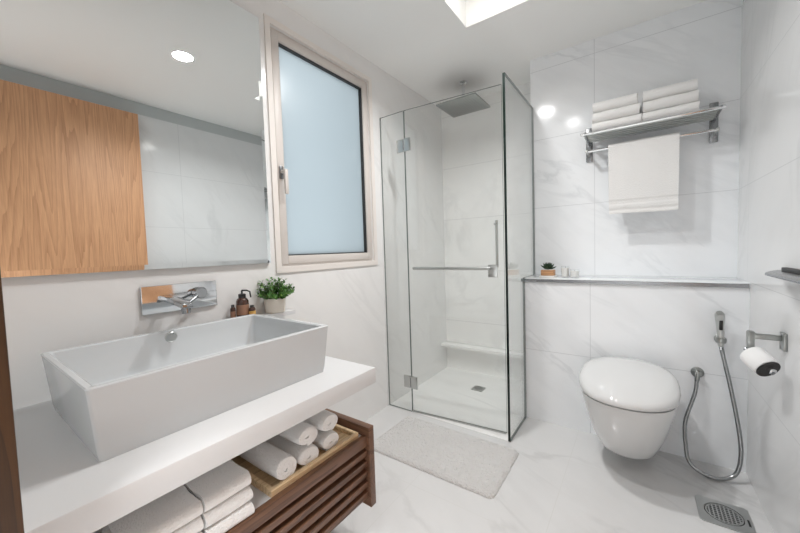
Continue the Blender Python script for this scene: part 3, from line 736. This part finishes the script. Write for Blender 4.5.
# towel hung over the lower rail
tw = thing('hanging_towel', 'white bath towel folded over the lower rail of the rack', 'towel', (1.495, RY, RZ))
def hung(x0, x1, ztop, zf, zb, y, r, th_, seed):
    path = []
    for k in range(80): path.append((y-r, zf+(ztop-zf)*k/79))
    for k in range(1, 8):
        a = math.pi*k/8; path.append((y-r*math.cos(a), ztop+r*math.sin(a)))
    for k in range(12): path.append((y+r, ztop-(ztop-zb)*k/11))
    n = len(path); outl = []
    P = [Vector(p) for p in path]; Lp, Rp = [], []
    for i in range(n):
        t = (P[min(i+1, n-1)]-P[max(i-1, 0)]).normalized(); nn = Vector((-t.y, t.x))
        tt = th_
        z = P[i].y
        if i < 80 and (abs(z-(zf+0.066)) < 0.012 or abs(z-(zf+0.020)) < 0.007): tt = th_*0.35
        Lp.append(P[i]+nn*tt/2); Rp.append(P[i]-nn*tt/2)
    outl = Lp+list(reversed(Rp)); rings = []
    for k in range(31):
        s = k/30; x = x0+(x1-x0)*s; row = []
        for q in outl:
            hang = max(0, (ztop-q.y)/(ztop-zf))
            wv = 0.004*hang*math.sin(s*9+seed)+0.003*noise3((x*9, q.y*5, seed)); sg = -1 if q.x < y else 0.4
            xx = x+(0.006*hang*(1-2*s)*0.6)+0.002*noise3((s*0.1, q.y*9, seed+4))
            row.append((xx, q.x+abs(wv)*sg, q.y+(0.004*noise3((x*6, 0, seed)) if hang > 0.9 else 0)))
        rings.append(row)
    return rings
g = B(); g.ring_loft(hung(1.335, 1.658, RZ, 1.300, 1.36, RY, 0.0145, 0.011, 2.0)); g.build('cloth', 'towel', tw, ang=60)
gp = 'folded white towels on the rack shelf'
for s_, (xa, xb) in enumerate(((1.260, 1.496), (1.499, 1.732))):
    for k, nm in enumerate(('bottom', 'middle', 'top')):
        L = (xb-xa)-(0.010*k if s_ == 0 else 0.004*k)
        folded_towel((xa, YU-0.022, rz+0.0065+0.0585*k), (0, -1, 0), (1, 0, 0), 0.178-0.004*k, L, 0.058,
                     nm + ' folded white towel of the ' + ('stack at the hanging towel side' if False else ('left' if s_ == 0 else 'right') + ' stack on the rack'), 50+s_*10+k, gp)

# ------------------------------------------------------------------ ledge ornaments
su = thing('succulent', 'tiny dark succulent in a tan wooden block on the ledge', 'plant', (0.997, 2.335, ZL))
B().box(0.955, 1.047, 2.300, 2.372, ZL, ZL+0.012, 0.003).build('saucer', 'wax', su)
B().box(0.962, 1.040, 2.307, 2.366, ZL+0.012, ZL+0.048, 0.003).build('planter', 'tan', su)
B().box(0.972, 1.030, 2.315, 2.358, ZL+0.046, ZL+0.052, 0.002).build('gravel', 'wax', su)
g = B()
for k in range(22):
    a = k*2.4; tl = 1.35-1.15*k/22; L = 0.052-0.014*k/22
    o = Vector((1.001, 2.336, ZL+0.052)); d_ = Vector((math.sin(tl)*math.cos(a), math.sin(tl)*math.sin(a), math.cos(tl)))
    g.tube([o, o+d_*L*0.4, o+d_*L*0.8+Vector((0, 0, 0.004)), o+d_*L+Vector((0, 0, 0.008))], [0.004, 0.0065, 0.004, 0.0006], 8)
g.build('leaves', 'leaf_dark', su)
def votive(label, x, y, r, hgt, fill):
    t = thing('votive_candle', label, 'candle', (x, y, ZL), 'votive candles on the ledge')
    g = B(); g.lathe([(0, 0), (r*0.95, 0), (r, 0.003), (r, hgt), (r-0.0025, hgt), (r-0.0025, 0.006), (0, 0.006)], (x, y, ZL)); g.build('cup', 'cup_glass', t)
    g = B(); g.lathe([(0, 0.007), (r-0.003, 0.007), (r-0.003, hgt*fill), (0, hgt*fill-0.002)], (x, y, ZL)); g.build('wax', 'wax', t)
    g = B(); g.cyl((x, y, ZL+hgt*fill-0.004), (x+0.001, y, ZL+hgt*fill+0.008), 0.001, 6); g.build('wick', 'black', t)
votive('taller white candle in a clear glass beside the succulent', 1.103, 2.335, 0.024, 0.072, 0.86)
votive('shorter white candle in a clear glass, farther from the succulent', 1.158, 2.325, 0.026, 0.054, 0.8)

# ------------------------------------------------------------------ paper holder and roll
ph = thing('paper_holder', 'chrome toilet paper holder on the right wall', 'paper holder', (W, 1.745, 0.77))
B().box(W-0.010, W, 1.722, 1.768, 0.730, 0.792, 0.002).build('wall_plate', 'headsteel', ph)
xa = W-0.083
B().box(xa-0.006, W-0.010, 1.738, 1.752, 0.762, 0.782, 0.002).build('arm', 'headsteel', ph)
B().box(xa-0.014, xa+0.004, 1.728, 1.756, 0.712, 0.790, 0.002).build('drop_bar', 'headsteel', ph)
ax_ = Vector((0.42, -0.72, -0.46)).normalized()
p0 = Vector((xa-0.012, 1.735, 0.716))
g = B(); g.cyl(p0-ax_*0.012, p0+ax_*0.106, 0.007, 14); g.build('spindle', 'darksteel', ph)
g = B(); g.lathe([(0, 0), (0.034, 0), (0.035, 0.002), (0.034, 0.005), (0, 0.005)], p0+ax_*0.084, ax_, 36); cap = g.build('end_disc', 'black', ph)
g = B(); g.cyl(p0+ax_*0.089+Vector((0, 0, 0.006)), p0+ax_*0.108+Vector((0, 0, 0.006)), 0.011, 16, 0.002); g.build('knob', 'chrome', cap)
tp = thing('toilet_roll', 'white toilet paper roll hanging on the chrome holder', 'toilet paper', tuple(p0+ax_*0.05))
g = B(); g.lathe([(0.0095, 0), (0.035, 0), (0.037, 0.003), (0.038, 0.035), (0.037, 0.067), (0.035, 0.069), (0.0095, 0.069)], p0+ax_*0.014, ax_, 40)
g.build('paper', 'paper', tp, ang=50)

# wall shelf on the right wall near the camera
ws = thing('wall_shelf', 'dark metal shelf with a rounded tip on the right wall', 'shelf', (W, 1.5, 1.01))
g = B(); g.prism([(W, 0.95), (W, 1.79), (W-0.018, 1.78), (W-0.050, 1.715), (W-0.072, 1.655), (W-0.079, 1.63), (W-0.080, 1.60), (W-0.080, 0.95)], 2, 1.006, 1.014, 0.001); g.build('board', 'darksteel', ws)
B().box(W-0.016, W, 0.97, 1.74, 1.014, 1.026, 0.002).build('bracket', 'black', ws)

# ------------------------------------------------------------------ downlights
def downlight(x, y, label, power, size=0.11):
    t = thing('ceiling_downlight', label, 'downlight', (x, y, ZC), 'ceiling downlights')
    g = B(); g.lathe([(0.046, 0.0), (0.056, 0.0), (0.054, 0.004), (0.047, 0.004)], (x, y, ZC), (0, 0, -1)); g.build('trim_ring', 'paint', t)
    g = B(); g.lathe([(0, 0.0005), (0.046, 0.0005), (0.046, 0.0025), (0, 0.0025)], (x, y, ZC), (0, 0, -1)); g.build('diffuser', 'lamp', t)
    ld = bpy.data.lights.new('downlight_lamp', 'AREA'); ld.shape = 'DISK'; ld.size = 0.08; ld.energy = power; ld.color = (1, 0.995, 0.985); ld.spread = math.radians(150)
    lo = bpy.data.objects.new('downlight_lamp', ld); COL.objects.link(lo); lo.location = (0, 0, -0.006); lo.parent = t; ld.size = size
downlight(0.923, 1.008, 'round ceiling downlight reflected in the basin mirror', LAMP_POWER)
downlight(0.76, 1.50, 'round ceiling downlight beside the ceiling recess, nearest the shower', SHOWER_POWER)
# light bar added in the ceiling recess to brighten its faces
rp = thing('recess_fill', 'slim light bar added to brighten the ceiling recess', 'light bar', ((RX0+RX1)/2, RY0+0.051, ZC+RH-0.001))
B().box(RX0+0.02, RX1-0.02, RY0+0.006, RY0+0.096, ZC+RH-0.02, ZC+RH-0.001, 0.001).build('panel', 'panel', rp)
ld = bpy.data.lights.new('recess_fill_lamp', 'AREA'); ld.shape = 'RECTANGLE'; ld.size = 0.40; ld.size_y = 0.08; ld.energy = RECESS_FILL_POWER; ld.color = (1, 0.98, 0.96)
lo = bpy.data.objects.new('recess_fill_lamp', ld); COL.objects.link(lo); lo.parent = rp; lo.location = (0, 0, -0.022)
# added hallway light, brightens the room by bounce off the hall floor
ld = bpy.data.lights.new('hall_fill', 'AREA'); ld.shape = 'DISK'; ld.size = 0.5; ld.energy = HALL_FILL_POWER; ld.spread = math.radians(75)
lo = bpy.data.objects.new('hall_fill', ld); COL.objects.link(lo); lo.location = (1.35, -0.62, 2.46)
